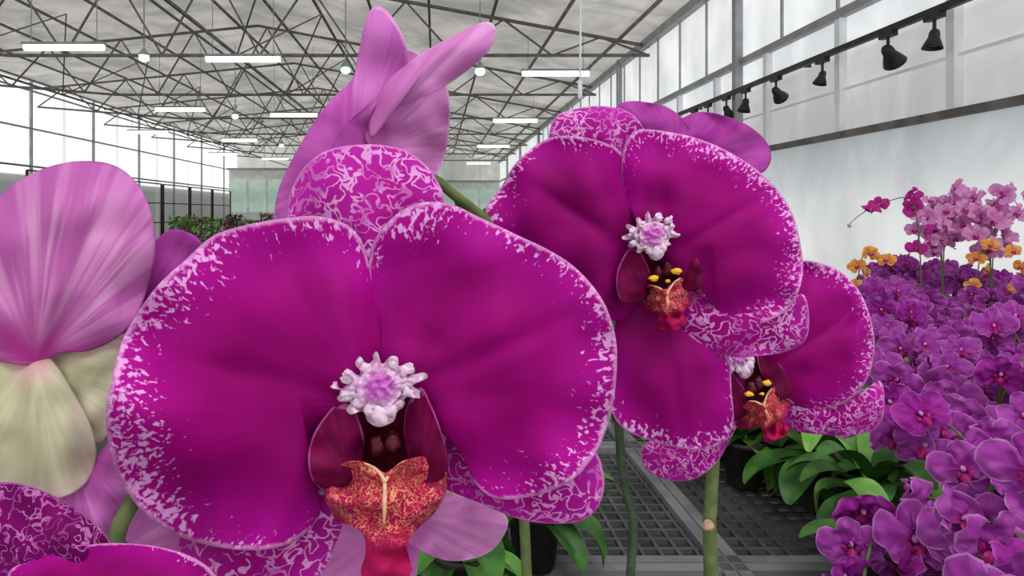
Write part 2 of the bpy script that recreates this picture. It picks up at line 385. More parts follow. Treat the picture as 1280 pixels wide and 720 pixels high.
# ================================================================ MAIN ORCHIDS
A=empty('orchid_plant',(.045,.30,.862),label='tall moth orchid with huge speckled magenta blooms in front',category='orchid')
pot_at(A,.045,.30); leaves(A,.045,.30,.95,4,.11,.05,seed=1,lift=.25)
d1=.18; c1=P(475,500,d1)
f1=empty('flower',c1,A,label='largest open magenta bloom with white speckled margins')
q=d1/F
tepal('petal',[(460,330),(450,300),(430,281),(395,272),(350,276),(308,284),(268,297),(235,324),(198,356),(168,396),(150,430),(140,472),(133,520),(139,565),(155,608),(180,640),(215,665),(260,679),(310,685),(352,681),(383,664),(399,640),(396,612),(388,585),(402,552),(440,525),(470,500),(480,460),(477,420),(471,375)],(370,480),(460,500),d1,m_petal,f1,c1,N=180,R=40,dome=26*q,off=0,wave=7*q,k=6,tx=8*q,rough=30*q,groove=6*q,jag=5,seed=1)
tepal('petal',[(462,322),(468,300),(482,280),(503,261),(532,250),(565,253),(600,270),(640,290),(682,311),(716,334),(745,364),(763,396),(772,432),(770,480),(761,522),(746,560),(725,588),(700,607),(665,620),(630,625),(607,618),(592,600),(575,565),(545,530),(510,510),(485,490),(472,450),(474,410),(468,370),(462,345)],(590,450),(490,495),d1,m_petal,f1,c1,N=180,R=40,dome=28*q,off=4*q,wave=7*q,k=5,ph=1,tx=-6*q,rough=30*q,groove=6*q,jag=5,seed=2)
tepal('sepal',[(362,290),(360,262),(364,240),(378,213),(402,192),(432,183),(470,181),(505,188),(530,205),(546,226),(555,250),(545,290),(510,330),(492,400),(480,450),(466,440),(445,360),(400,320)],(465,270),(470,440),d1,m_sepal,f1,c1,N=110,R=26,dome=22*q,off=42*q,wave=5*q,k=4,rough=16*q,seed=3,label='reticulated magenta upper sepal')
tepal('sepal',[(500,520),(560,530),(640,540),(700,540),(742,562),(755,600),(748,632),(728,650),(690,654),(645,647),(600,628),(560,612),(520,590),(495,550)],(630,590),(500,540),d1,m_sepal2,f1,c1,N=110,R=26,dome=20*q,off=45*q,wave=6*q,k=4,rough=16*q,seed=4,label='mottled lower sepal')
tepal('sepal',[(470,530),(440,520),(380,560),(300,600),(235,650),(222,680),(232,715),(265,745),(320,760),(370,752),(402,720),(420,680),(440,620),(465,570)],(335,670),(460,540),d1,m_sepal2,f1,c1,N=110,R=26,dome=20*q,off=45*q,wave=6*q,k=4,rough=16*q,seed=5,label='mottled lower sepal')
lip(f1,c1,d1,(472,485))
dt=.23; ct=P(470,180,dt); q=dt/F
ft=empty('flower',ct,A,label='pale magenta bloom seen from the side and behind')
tepal('petal',[(470,95),(506,60),(512,58),(530,68),(535,85),(556,110),(560,150),(556,190),(542,218),(515,215),(470,195),(455,165)],(510,150),(462,190),dt,m_palel,ft,ct,dome=8*q,off=22*q,wave=6*q,k=4,rough=30*q,seed=11,jag=6,cup=30*q)
tepal('sepal',[(345,280),(348,240),(364,200),(386,160),(411,128),(440,99),(450,75),(454,40),(465,11),(478,10),(494,28),(506,55),(508,80),(498,98),(474,125),(460,155),(460,190),(440,215),(400,240),(370,265),(355,290)],(432,155),(440,215),dt,m_pale,ft,ct,N=120,dome=10*q,off=2*q,wave=8*q,k=3,rough=26*q,seed=12,jag=6,tx=12*q,groove=-8*q)
tepal('sepal',[(462,158),(470,125),(488,98),(520,74),(560,50),(598,30),(615,28),(621,40),(613,60),(590,82),(560,104),(528,122),(495,136),(475,160),(465,172)],(530,88),(465,165),dt,m_palel,ft,ct,N=120,dome=8*q,off=-14*q,wave=5*q,k=3,rough=20*q,seed=13,jag=5,tx=-20*q,cup=120*q,groove=-8*q)
db=.215; cb=P(480,640,db); q=db/F
fb=empty('flower',cb,A,label='pale pink bloom turned away below the largest bloom')
tepal('petal',[(500,620),(540,612),(600,628),(634,648),(622,680),(598,696),(565,701),(530,690),(505,670)],(560,655),(505,640),db,m_palel,fb,cb,dome=14*q,wave=5*q,rough=24*q,seed=21)
tepal('petal',[(490,625),(440,640),(390,655),(350,690),(330,730),(360,760),(430,760),(490,720)],(420,700),(490,660),db,m_palel,fb,cb,dome=14*q,wave=5*q,rough=24*q,seed=22)
tepal('sepal',[(480,640),(520,650),(520,720),(500,770),(470,770),(455,710)],(490,710),(490,645),db,m_pale,fb,cb,dome=10*q,wave=4*q,off=.006,rough=14*q,seed=23)
g=Geo().tube([Vector((.045,.30,.94)),Vector((.046,.298,1.1)),Vector((.04,.29,1.26)),P(640,560,.262),P(660,380,.262),P(615,285,.262),P(575,250,.25),P(540,222,.243),P(470,190,.238)],[.0024,.0024,.0024,.0024,.0022,.002],0,60,12)
g.obj('flower_spike',m_stem,(.045,.30,.94),A)
Geo().tube([P(615,300,.262),P(560,330,.24),P(500,440,.20),P(478,500,.188)],[.002,.0022],0,24,10).obj('pedicel',m_stempale,P(600,300,.262),A)
Geo().tube([P(640,560,.262),P(600,600,.245),P(520,640,.222),P(495,640,.218)],[.0018,.002],0,20,10).obj('pedicel',m_stempale,P(640,560,.262),A)
Geo().tube([Vector((.062,.305,.93)),P(788,720,.30),P(778,600,.30),P(770,470,.30)],[.0022,.0021,.002],0,30,10).obj('support_stake',m_stemd,(.062,.305,.93),A,label='dark green support stake')
B=empty('orchid_plant',(.165,.36,.862),label='moth orchid with several dark magenta blooms along one spike',category='orchid')
pot_at(B,.165,.36); leaves(B,.165,.36,.95,4,.11,.05,seed=2,lift=.25)
d2=.26; c2=P(828,320,d2); q=d2/F
f2=empty('flower',c2,B,label='deep magenta bloom with speckled outer petal')
tepal('petal',[(782,205),(772,188),(752,177),(725,170),(692,170),(665,184),(642,205),(624,235),(606,264),(625,300),(680,345),(730,380),(775,400),(800,370),(812,330),(804,290),(791,245)],(730,275),(805,325),d2,m_petal2,f2,c2,N=150,R=32,dome=22*q,off=4*q,wave=5*q,k=5,rough=22*q,groove=5*q,jag=4,seed=31)
tepal('petal',[(777,205),(780,182),(790,165),(803,160),(832,163),(870,172),(910,190),(945,214),(972,240),(990,270),(1001,308),(1003,345),(990,380),(962,400),(928,406),(902,397),(888,375),(868,350),(835,335),(812,310),(792,270),(780,235)],(890,285),(822,325),d2,m_petal,f2,c2,N=150,R=34,dome=24*q,off=-2*q,wave=6*q,k=5,ph=2,rough=22*q,groove=5*q,jag=4,seed=32)
tepal('sepal',[(690,180),(688,160),(698,144),(722,136),(752,133),(785,140),(803,158),(808,180),(800,230),(812,290),(790,260),(765,210),(730,190)],(755,168),(805,280),d2,m_sepal,f2,c2,N=90,R=20,dome=12*q,off=28*q,wave=4*q,k=4,rough=12*q,seed=33,label='reticulated magenta upper sepal')
tepal('sepal',[(800,350),(775,385),(765,430),(761,472),(765,515),(785,539),(828,555),(872,562),(902,553),(916,530),(914,490),(910,450),(885,425),(855,395),(835,360)],(840,465),(820,350),d2,m_petal2,f2,c2,N=110,R=24,dome=18*q,off=22*q,wave=5*q,k=4,rough=16*q,groove=5*q,seed=34)
tepal('sepal',[(850,350),(880,380),(930,380),(985,375),(1004,368),(1011,395),(1006,425),(978,440),(930,446),(890,440),(862,425),(845,390)],(930,412),(845,360),d2,m_sepal2,f2,c2,N=100,R=24,dome=16*q,off=16*q,wave=5*q,k=4,rough=14*q,seed=35,label='mottled lower sepal')
lip(f2,c2,d2,(815,294),.66,-.16,.95,True,.5)
d3=.34; c3=P(930,470,d3); q=d3/F
f3=empty('flower',c3,B,label='partly hidden magenta bloom with red lip')
tepal('petal',[(985,330),(1005,325),(1035,332),(1062,350),(1084,382),(1093,428),(1085,468),(1066,494),(1040,508),(1008,510),(985,495),(960,480),(950,440),(960,380)],(1015,425),(950,465),d3,m_petal,f3,c3,N=120,R=28,dome=20*q,wave=5*q,rough=18*q,groove=5*q,jag=3,seed=41)
tepal('petal',[(930,460),(900,380),(860,370),(810,400),(800,450),(830,500),(890,510),(925,490)],(860,445),(925,470),d3,m_petal2,f3,c3,N=100,R=22,dome=18*q,wave=5*q,rough=18*q,off=.004,seed=42)
tepal('sepal',[(930,460),(990,490),(1045,500),(1082,488),(1100,476),(1105,502),(1099,530),(1072,543),(1030,543),(995,538),(960,520),(935,490)],(1035,520),(940,470),d3,m_sepal2,f3,c3,N=100,R=24,dome=12*q,off=20*q,wave=4*q,rough=12*q,seed=43)
tepal('sepal',[(925,480),(880,520),(825,545),(803,560),(806,585),(828,598),(862,600),(892,582),(912,550),(935,500)],(860,565),(925,485),d3,m_sepal2,f3,c3,N=100,R=24,dome=12*q,off=20*q,wave=4*q,rough=12*q,seed=44)
tepal('sepal',[(925,460),(895,380),(915,320),(950,310),(975,350),(960,420)],(935,360),(928,450),d3,m_sepal,f3,c3,N=80,R=16,dome=10*q,off=22*q,seed=45)
lip(f3,c3,d3,(922,444),.62,-.40,.9,True,.55)
d4=.31; c4=P(850,200,d4); q=d4/F
f4=empty('flower',c4,B,label='purple bloom facing away behind the others')
tepal('petal',[(840,215),(835,175),(850,150),(880,140),(920,150),(950,168),(963,190),(960,208),(945,218),(910,215),(870,225)],(900,180),(850,205),d4,m_back,f4,c4,N=90,dome=14*q,wave=5*q,rough=24*q,seed=51)
tepal('sepal',[(845,210),(800,180),(770,145),(775,130),(800,127),(835,135),(862,160),(860,195)],(818,155),(850,200),d4,m_back,f4,c4,N=90,dome=12*q,wave=5*q,off=-.004,rough=16*q,seed=52)
tepal('sepal',[(850,205),(870,210),(905,260),(900,300),(870,300),(845,250)],(872,255),(852,208),d4,m_back,f4,c4,N=70,dome=10*q,off=.003,seed=53)
stx=Vector((.165,.36,.94))
Geo().tube([stx,P(889,720,.36),P(888,640,.36),P(893,560,.36),P(900,440,.355),P(890,330,.34),P(865,250,.33),P(852,205,.318)],[.0048,.0048,.0044,.004,.0032,.0026,.002],0,60,14).obj('flower_spike',m_stem,stx,B,label='thick green spike with pinkish node')
Geo().ball(P(885,657,.356),.0034,.0026,.0030,0,lump=.3).obj('spike_node',m_node,P(885,657,.356),B,label='small pinkish node')
Geo().tube([P(890,330,.34),P(860,330,.30),P(828,325,.272)],[.002,.0022],0,20,10).obj('pedicel',m_stempale,P(890,330,.34),B)
Geo().tube([P(900,450,.355),P(915,465,.352),P(930,470,.347)],[.002,.0022],0,12,10).obj('pedicel',m_stempale,P(900,450,.355),B)
C=empty('orchid_plant',(-.16,.27,.862),label='pale pink moth orchid whose bloom is seen from behind',category='orchid')
pot_at(C,-.16,.27); leaves(C,-.16,.27,.95,4,.10,.05,seed=3,lift=.25)
dc=.19; cc=P(50,455,dc); q=dc/F
fc=empty('flower',cc,C,label='pale pink and cream bloom seen from behind')
tepal('petal',[(150,440),(165,380),(180,325),(198,297),(222,287),(252,305),(250,360),(220,420),(180,470)],(200,370),(140,440),dc+.012,m_back,fc,cc,dome=10*q,seed=61,rough=20*q)
tepal('petal',[(45,455),(5,452),(-40,430),(-55,340),(-30,280),(10,235),(45,214),(92,203),(140,208),(172,232),(190,270),(194,310),(186,355),(170,395),(148,420),(112,437),(75,440)],(75,345),(45,450),dc,m_pale2,fc,cc,N=140,R=30,dome=46*q,off=0,wave=8*q,k=3,rough=40*q,jag=4,seed=62,groove=-8*q)
tepal('sepal',[(55,455),(95,440),(150,418),(162,432),(150,495),(130,550),(108,545),(82,505)],(110,480),(50,452),dc,m_cream,fc,cc,N=90,dome=12*q,off=12*q,rough=14*q,seed=63)
tepal('sepal',[(42,440),(66,452),(92,492),(114,535),(120,575),(103,608),(65,624),(10,618),(-30,590),(-45,520),(-20,470),(10,448)],(42,540),(42,448),dc,m_cream,fc,cc,N=110,R=26,dome=26*q,off=2*q,rough=18*q,wave=5*q,seed=64,groove=-8*q)
tepal('sepal',[(100,600),(130,560),(158,535),(175,580),(165,640),(135,672),(100,655),(70,620)],(125,610),(90,560),dc,m_pale,fc,cc,N=80,dome=12*q,off=18*q,rough=20*q,seed=65)
Geo().tube([Vector((-.16,.27,.94)),Vector((-.17,.26,1.1)),P(-60,620,.22),P(0,500,.21),P(40,456,.194)],[.003,.003,.0025,.002],0,40,10).obj('flower_spike',m_stempale,(-.16,.27,.94),C)
D=empty('orchid_plant',(-.13,.14,.862),label='moth orchid with dark mottled bloom low down',category='orchid')
pot_at(D,-.13,.14); leaves(D,-.13,.14,.95,3,.08,.045,seed=4,lift=.2)
dd=.15; cd=P(80,720,dd); q=dd/F
fd=empty('flower',cd,D,label='dark plum bloom with fine pale netting')
tepal('petal',[(-60,620),(-20,605),(20,604),(60,617),(100,640),(132,668),(145,700),(120,740),(60,760),(-20,760),(-60,700)],(40,680),(60,750),dd,m_sepal3,fd,cd,N=110,R=26,dome=16*q,off=2*q,rough=16*q,wave=5*q,seed=71)
tepal('petal',[(10,720),(40,700),(90,685),(140,679),(195,683),(240,697),(270,722),(280,770),(200,820),(80,820),(20,780)],(140,745),(90,790),dd,m_petal2,fd,cd,N=110,R=26,dome=16*q,off=-12*q,rough=16*q,wave=4*q,seed=72)
dp=.205; cp=P(190,670,dp)
fp=empty('flower',cp,D,label='pale pink bloom mostly hidden')
tepal('petal',[(150,660),(160,630),(190,625),(230,650),(250,690),(230,715),(190,710)],(195,670),(150,690),dp,m_palel,fp,cp,dome=.003,seed=73)
tepal('petal',[(100,640),(140,625),(150,660),(150,700),(120,710),(90,680)],(125,670),(150,690),dp+.004,m_palel,fp,cp,dome=.003,seed=74)
Geo().tube([Vector((-.13,.14,.94)),Vector((-.12,.16,1.1)),P(130,760,.185),P(145,670,.185),P(175,610,.19)],[.003,.003,.0026,.0024],0,40,12).obj('flower_spike',m_stem,(-.13,.14,.94),D)
# ================================================================ SMALL FLOWERS
def gm(sc): return lambda x,y,rel: Vector((x*sc,rel*sc,-y*sc))
def ring_pts(cx,cy,a,L,w,n=14):
    out=[]
    for i in range(n):
        t=2*math.pi*i/n; u=(1-math.cos(t))/2; v=math.sin(t)*w/2*(1-.25*math.cos(t))
        x=u*L; y=v
        out.append((cx+x*math.cos(a)-y*math.sin(a), cy+x*math.sin(a)+y*math.cos(a)))
    return out
def small_flower_mesh(name,mat,sc=.04,seed=0,detail=1):
    rnd=random.Random(seed); g=Geo(); N=24 if detail else 14; R=6 if detail else 3
    cp=rnd.uniform(.0,.6)
    for a,L,w,off in ((-90,.95,.72,.10),(35,.92,.66,.10),(145,.92,.66,.10),(-12,1.05,1.02,0),(192,1.05,1.02,0)):
        ar=math.radians(a+rnd.uniform(-8,8)); pts=ring_pts(0,0,ar,L,w)
        g.surf(pts,(math.cos(ar)*L*.5,math.sin(ar)*L*.5),(0,0),gm(sc),N=N,R=R,dome=.08,off=off,wave=.06,k=3,ph=rnd.uniform(0,6),rough=.3,seed=rnd.random()*9,tx=math.cos(ar)*(rnd.uniform(-.25,.1)-cp),tz=math.sin(ar)*(rnd.uniform(-.2,.1)-cp))
    g.surf([(-.12,.05),(-.28,0),(-.25,.2),(-.1,.25)],(-.18,.12),(-.1,.1),gm(sc),N=12,R=3,off=-.14,dome=.05,mi=1)
    g.surf([(.12,.05),(.28,0),(.25,.2),(.1,.25)],(.18,.12),(.1,.1),gm(sc),N=12,R=3,off=-.14,dome=.05,mi=1)
    g.surf([(0,.1),(.16,.25),(.08,.46),(0,.52),(-.08,.46),(-.16,.25)],(0,.32),(0,.1),gm(sc),N=14,R=4,off=-.16,dome=.1,tz=-.1,mi=1)
    g.ball(Vector((0,-.14*sc,.04*sc)),.08*sc,.12*sc,.10*sc,2,10,8)
    me=bpy.data.meshes.new(name); me.from_pydata([tuple(v) for v in g.v],[],g.f)
    for m in (mat,m_smlip,m_pinkfl): me.materials.append(m)
    me.polygons.foreach_set('material_index',g.m); me.polygons.foreach_set('use_smooth',[True]*len(g.f))
    a=me.attributes.new('pol','FLOAT_VECTOR','POINT'); a.data.foreach_set('vector',[c for v in g.pol for c in v])
    a=me.attributes.new('edge','FLOAT','POINT'); a.data.foreach_set('value',g.e)
    return me
SM=[small_flower_mesh('small_flower',m_small,.041,i) for i in range(5)]+[small_flower_mesh('small_flower',m_small_b,.038,9)]
PK=[small_flower_mesh('pink_flower',m_pinkfl,.042,i+20,0) for i in range(2)]
MGF=[small_flower_mesh('magenta_flower',m_mag,.042,30,0)]
ORF=[small_flower_mesh('orange_flower',m_orange,.038,31,0)]
def inst(name,me,loc,parent,rot,scale=1):
    o=bpy.data.objects.new(name,me); o.rotation_euler=rot; o.scale=(scale,)*3
    return reg(o,loc,parent)
def rawmesh(name,g,mat):
    m=bpy.data.meshes.new(name); m.from_pydata([tuple(v) for v in g.v],[],g.f); m.materials.append(mat); m.polygons.foreach_set('use_smooth',[True]*len(g.f)); return m
mb=rawmesh('bud',Geo().ball((0,0,0),.009,.009,.011,0,14,10,lump=.1),m_bud)
r_=.042;h_=.09
mpot=rawmesh('pot',Geo().lathe([(0.001,0),(r_*.75,0),(r_*.95,h_*.9),(r_*1.06,h_*.9),(r_*1.06,h_),(r_*.96,h_),(r_*.93,h_*.85),(r_*.5,h_*.88),(.001,h_*.9)],20),m_pot)
LM=[rawmesh('leaf',leafgeo(.15,.065,.45,droop=.6+.15*i),mt) for i,mt in enumerate((m_leaf,m_leaf,m_leafb))]
def bgplant(x,y,top,flowers,nfl,seed,label,group='orchids on the display bench',buds=2,drop=.10,nsp=1,fs=1.0,az0=None,nleaf=4,spc=.034,ls=.7,i0=24,spread=1.2,budspike=False):
    rnd=random.Random(seed)
    pl=empty('orchid_plant',(x,y,.862),label=label,category='orchid',group=group)
    inst('pot',mpot,(x,y,.862),pl,(0,0,rnd.uniform(0,6)))
    for i in range(nleaf):
        inst('leaf',rnd.choice(LM),(x,y,.94),pl,(0,rnd.uniform(-.3,.5),i*2*math.pi/nleaf+rnd.uniform(-.4,.4)),rnd.uniform(.8,1.1)*ls)
    for s_ in range(nsp):
        az=az0 if az0 is not None else rnd.uniform(-2.6,-1.2)
        if s_: az+=rnd.choice((-1,1))*rnd.uniform(.6,1)*spread; top-=rnd.uniform(.02,.06)
        dv=Vector((math.cos(az),math.sin(az),0))
        R=spc*nfl*.8
        b0=Vector((x,y,.94))
        apex=Vector((x,y,top))+dv*.04
        pts=[b0,b0.lerp(Vector((x,y,top)),.6)+dv*.01,apex-Vector((0,0,.015)),apex+dv*R*.4+Vector((0,0,-drop*.15)),apex+dv*R*.8+Vector((0,0,-drop*.6)),apex+dv*R*1.05+Vector((0,0,-drop*1.1))]
        Geo().tube(pts,[.0026,.0024,.002,.0014],0,30,7).obj('flower_spike',m_stem,b0,pl)
        c=catmull(pts,60,False)
        side=Vector((-dv.y,dv.x,0))
        for k in range(nfl):
            t=c[int(i0+(59-i0)*k/(nfl+buds-1 if nfl+buds>1 else 1))]
            sd=1 if k%2 else -1
            loc=t+side*sd*.03*fs+Vector((0,-.012,rnd.uniform(-.015,.015)))
            fa=rnd.gauss(0,.5)-.1
            inst('flower',rnd.choice(flowers),loc,pl,(rnd.gauss(-.2,.35),rnd.gauss(0,.4),fa+sd*.3),fs*rnd.uniform(.85,1.12))
        for k in range(buds):
            t=c[int(59-(59-i0)*k/(nfl+buds)*.9)]
            inst('bud',mb,t+side*.01*(1 if k%2 else -1)+Vector((0,-.02,0)),pl,(rnd.uniform(-1,1),rnd.uniform(-1,1),0),rnd.uniform(.6,1.1))
    if budspike:
        az=rnd.uniform(-2.6,-1.2); dv=Vector((math.cos(az),math.sin(az),0)); b0=Vector((x,y,.94)); tp=top+.05
        apex=Vector((x,y,tp))+dv*.06
        pts=[b0,b0.lerp(apex,.6),apex,apex+dv*.08+Vector((0,0,.0)),apex+dv*.16+Vector((0,-.02,-.03)),apex+dv*.22+Vector((0,-.03,-.08))]
        Geo().tube(pts,[.0026,.0022,.0018,.0012],0,30,7).obj('flower_spike',m_stempale,b0,pl)
        c=catmull(pts,60,False); side=Vector((-dv.y,dv.x,0))
        for k in range(6):
            inst('bud',mb,c[59-k*5]+side*.012*(1 if k%2 else -1)+Vector((0,-.006,.004)),pl,(rnd.uniform(-.6,.6),rnd.uniform(-.6,.6),0),.5+.1*k)
    return pl
LB=['moth orchid with clustered violet blooms on the mesh bench','violet moth orchid with green buds at the spike tip','purple moth orchid crowded among its neighbours']
TALL=[(1.90,2.50),(2.20,2.78),(2.36,2.72),(1.72,2.62),(2.12,2.52),(2.24,2.46)]
n=0; y=.56
while y<3.8:
    step=.135+.032*y
    x=.735*y+.045 if y<.75 else .705*y+.015
    if y>1.6: x-=.03
    while x<min(.98*y+.12,3.0):
        jx=x+random.uniform(-.02,.02); jy=y+random.uniform(-.02,.02)
        top=random.uniform(1.05,1.17)+(.02 if y>1.5 else 0)
        if y<1.0: top=random.uniform(1.04,1.14)
        if y<.8: top=random.uniform(1.07,1.16)
        if all((jx-a)**2+(jy-b)**2>.012 for a,b in TALL):
            bgplant(jx,jy,top,SM,random.randint(6,9),100+n,LB[n%3],buds=random.randint(1,2),nsp=1 if y<.7 else 2,az0=random.uniform(-2.2,-.9) if y>.7 else -1.0,drop=random.uniform(.08,.2) if y>.7 else .08,spc=.032 if y>.7 else .02,i0=18,ls=.6 if y<.8 else .7,nleaf=2 if y<.8 else 4,budspike=(n%4==1 and y<2.6 and y>.7)); n+=1
        x+=step*1.2
    y+=step
bgplant(*TALL[0],1.46,MGF,6,900,'tall slender orchid with arching vivid magenta blooms',buds=1,az0=math.pi,drop=.10,fs=.95,spc=.05)
for i,t in enumerate((1.51,1.49)):
    bgplant(*TALL[i+1],t,PK,10,910+i,'tall bright pink moth orchid in full bloom',buds=0,nsp=3,drop=.12,fs=1.05,spc=.013,az0=-1.5,i0=26,spread=1.5)
for i,t in enumerate((1.25,1.28,1.27)):
    bgplant(*TALL[i+3],t,ORF,6,930+i,'small orange and yellow orchid beside pink ones',buds=0,nsp=1,drop=.03,fs=.8,spc=.016,az0=-1.5)
for i,(x,y,sc) in enumerate(((.035,.86,.9),(.15,.98,.9),(.70,1.16,1.1),(.61,1.27,1.05),(.75,1.31,1.1),(.62,1.42,1.1),(.77,1.46,1.1),(.55,1.58,1.1),(.68,1.62,1.1),(-.10,.95,.9),(.69,1.01,1.0))):
    pl=empty('leafy_orchid_plant',(x,y,.862),label='potted orchid foliage without blooms on the mesh bench',category='potted plant',group='leafy orchids on the bench')
    inst('pot',mpot,(x,y,.862),pl,(0,0,i))
    rnd=random.Random(50+i)
    for k in range(18):
        inst('leaf',LM[rnd.choice((0,1,2,2)) if i in (2,4,10) else rnd.choice((0,0,1,2))],(x,y,.95+.01*(k%3)),pl,(0,rnd.uniform(-.6,.5) if k%2 else rnd.uniform(.7,1.25),k*.95+rnd.uniform(-.3,.3)),sc*rnd.uniform(.6,.9))
# ================================================================ BENCH
bench=empty('greenhouse_bench',(1.25,2.0,0),label='long black plastic mesh growing bench with legs',category='bench')
pw,pd=.50,.50
g=Geo(); nx=17; ny=16
for i in range(1,nx):
    x=pw*i/nx; g.beam((x,0,0),(x,pd,0),.006,.008)
for j in range(1,ny):
    y=pd*j/ny; g.beam((0,y,0),(pw,y,0),.007,.007)
for a,b in(((0,.011,.004),(pw,.011,.004)),((0,pd-.011,.004),(pw,pd-.011,.004)),((.011,0,.004),(.011,pd,.004)),((pw-.011,0,.004),(pw-.011,pd,.004))):
    g.beam(a,b,.020,.020,1)
mp=bpy.data.meshes.new('mesh_panel'); mp.from_pydata([tuple(v) for v in g.v],[],g.f); mp.materials.append(m_bench); mp.materials.append(m_rim); mp.polygons.foreach_set('material_index',g.m)
for i in range(7):
    for j in range(8):
        o=bpy.data.objects.new('mesh_panel',mp); reg(o,(-.55+i*pw,-.02+j*pd,.85),bench)
for x in(-.45,1.25,2.90):
    for y in(.1,2.0,3.8):
        Geo().beam((x,y,0),(x,y,.835),.05).obj('leg',m_steel,(x,y,0),bench,smooth=False)
for x in(-.47,.75,1.95,2.9):
    Geo().beam((x,.0,.815),(x,3.95,.815),.04).obj('frame_rail',m_steel,(x,2,.815),bench,smooth=False)
# ================================================================ ROOM
XR=4.5; XL=-14.0; YE=45.0; Y0=-1.5
def quad(name,vs,mat,**k):
    return meshobj(name,[Vector(v) for v in vs],[tuple(range(len(vs)))],mat,smooth=False,kind='structure',**k)
def zr(x): return 5.05+(XR-x)/(XR+5)*1.75 if x>-5 else 6.8-(-5-x)/9*.9
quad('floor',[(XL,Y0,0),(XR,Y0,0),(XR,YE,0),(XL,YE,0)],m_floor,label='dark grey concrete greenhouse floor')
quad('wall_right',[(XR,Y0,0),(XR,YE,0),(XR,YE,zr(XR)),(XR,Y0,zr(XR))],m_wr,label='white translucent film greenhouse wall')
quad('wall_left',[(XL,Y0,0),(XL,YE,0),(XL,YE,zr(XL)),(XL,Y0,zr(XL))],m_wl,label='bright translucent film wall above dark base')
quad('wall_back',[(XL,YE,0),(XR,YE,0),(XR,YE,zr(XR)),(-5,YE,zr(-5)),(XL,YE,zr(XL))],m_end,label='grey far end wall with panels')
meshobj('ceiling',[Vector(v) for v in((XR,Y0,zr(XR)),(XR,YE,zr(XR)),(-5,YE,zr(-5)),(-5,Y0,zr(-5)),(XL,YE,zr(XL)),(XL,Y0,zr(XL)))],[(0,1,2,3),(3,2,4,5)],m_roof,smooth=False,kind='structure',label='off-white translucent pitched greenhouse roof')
ys=[4.5+4.5*i for i in range(9)]
for y in ys:
    g=Geo(); zb=4.72; t=.06
    g.beam((XL,y,zb+.4),(-9,y,zb),t); g.beam((-9,y,zb),(XR,y,zb),t)
    for a,b in((XL,-5),(-5,XR)): g.beam((a,y,zr(a)-.14),(b,y,zr(b)-.14),t)
    nb_=9
    xs=[XL+(XR-XL)*i/nb_ for i in range(nb_+1)]
    for i in range(nb_):
        a,b=xs[i],xs[i+1]; m=(a+b)/2
        za=zb if a>-9 else zb+.4*(-9-a)/5
        zbb=zb if b>-9 else zb+.4*(-9-b)/5
        g.beam((a,y,za),(m,y,zr(m)-.14),t*.6); g.beam((m,y,zr(m)-.14),(b,y,zbb),t*.6)
    g.obj('roof_truss',m_steel,(0,y,zb),None,smooth=False,label='dark steel lattice roof truss spanning the greenhouse',category='roof truss',group='roof trusses')
x=XR-.6
while x>XL:
    z=zr(x)-.06
    Geo().beam((x,Y0,z),(x,YE,z),.055).obj('roof_purlin',m_steel,(x,0,z),None,smooth=False,label='thin dark steel purlin running along the roof',category='roof beam',group='roof purlins')
    x-=1.35
for x in(-10.5,-4.2):
    g=Geo(); g.beam((x,Y0,4.72),(x,YE,4.72),.05)
    for k in range(8):
        y=ys[k]; g.beam((x,y,4.72),(x+1.4,y+2.25,zr(x+1.4)-.1),.03); g.beam((x+1.4,y+2.25,zr(x+1.4)-.1),(x,y+4.5,4.72),.03)
    g.obj('roof_brace',m_steel,(x,0,4.72),None,smooth=False,label='dark diagonal roof bracing between trusses',category='roof beam',group='roof braces')
tn=[0]
def trim(g,mat,label):
    tn[0]+=1; g.obj('trim_%d'%tn[0],mat,(0,0,0),None,smooth=False,kind='structure',label=label)
for z,t,m in((1.4+.19*XR,.07,m_steel),(1.4+.485*XR,.09,m_steelL),(zr(XR)-.08,.16,m_steelL)):
    trim(Geo().beam((XR-.06,Y0,z),(XR-.06,YE,z),t),m,'horizontal steel rail along the film wall')
trim(Geo().beam((XR-.04,Y0,1.4+.30*XR),(XR-.04,YE,1.4+.30*XR),.025),m_white,'thin white rail along the film wall')
for k in range(16):
    y=2.4+k*1.55
    trim(Geo().beam((XR-.04,y,1.4+.19*XR),(XR-.04,y,1.4+.485*XR),.09),m_white,'white vertical post on the film wall')
for k in range(20):
    y=4.8+k*1.15
    trim(Geo().beam((XR-.04,y,1.4+.485*XR),(XR-.04,y,zr(XR)),.03),m_steelL,'slim vertical glazing bar')
for k in range(6):
    y=9.3+6*k
    trim(Geo().beam((XR-.12,y,0),(XR-.12,y,zr(XR)),.11),m_steelL,'grey steel wall column')
for z in(3.0,4.3,5.6):
    trim(Geo().beam((XL+.06,Y0,z),(XL+.06,YE,z),.06),m_steelL if z>4 else m_steel,'horizontal rail on the bright film wall')
for k in range(9):
    y=14+4*k
    trim(Geo().beam((XL+.08,y,0),(XL+.08,y,zr(XL)),.08),m_steelL,'grey vertical wall column')
for k in range(6):
    y=18+3*k
    g=Geo(); x=-11.5
    g.beam((x,y,0),(x,y,2.6),.06); g.beam((x,y+2.8,0),(x,y+2.8,2.6),.06)
    for z in(1.0,1.8,2.6): g.beam((x,y,z),(x,y+2.8,z),.045)
    g.obj('growing_rack',m_black,(x,y,0),None,smooth=False,label='black metal plant rack near the film wall',category='rack',group='metal racks')
XT=4.25; ZT=1.4+.405*XT
Geo().beam((XT,3.4,ZT),(XT,15,ZT),.05,.06).obj('lighting_track',m_black,(XT,8,ZT),None,smooth=False,label='long black lighting track fixed along the wall',category='light track')
g=Geo()
for y in(4.5,7.6,10.7,13.8): g.beam((XT,y,ZT+.02),(XR-.05,y,ZT+.02),.03)
trim(g,m_black,'short brackets carrying the lighting track')
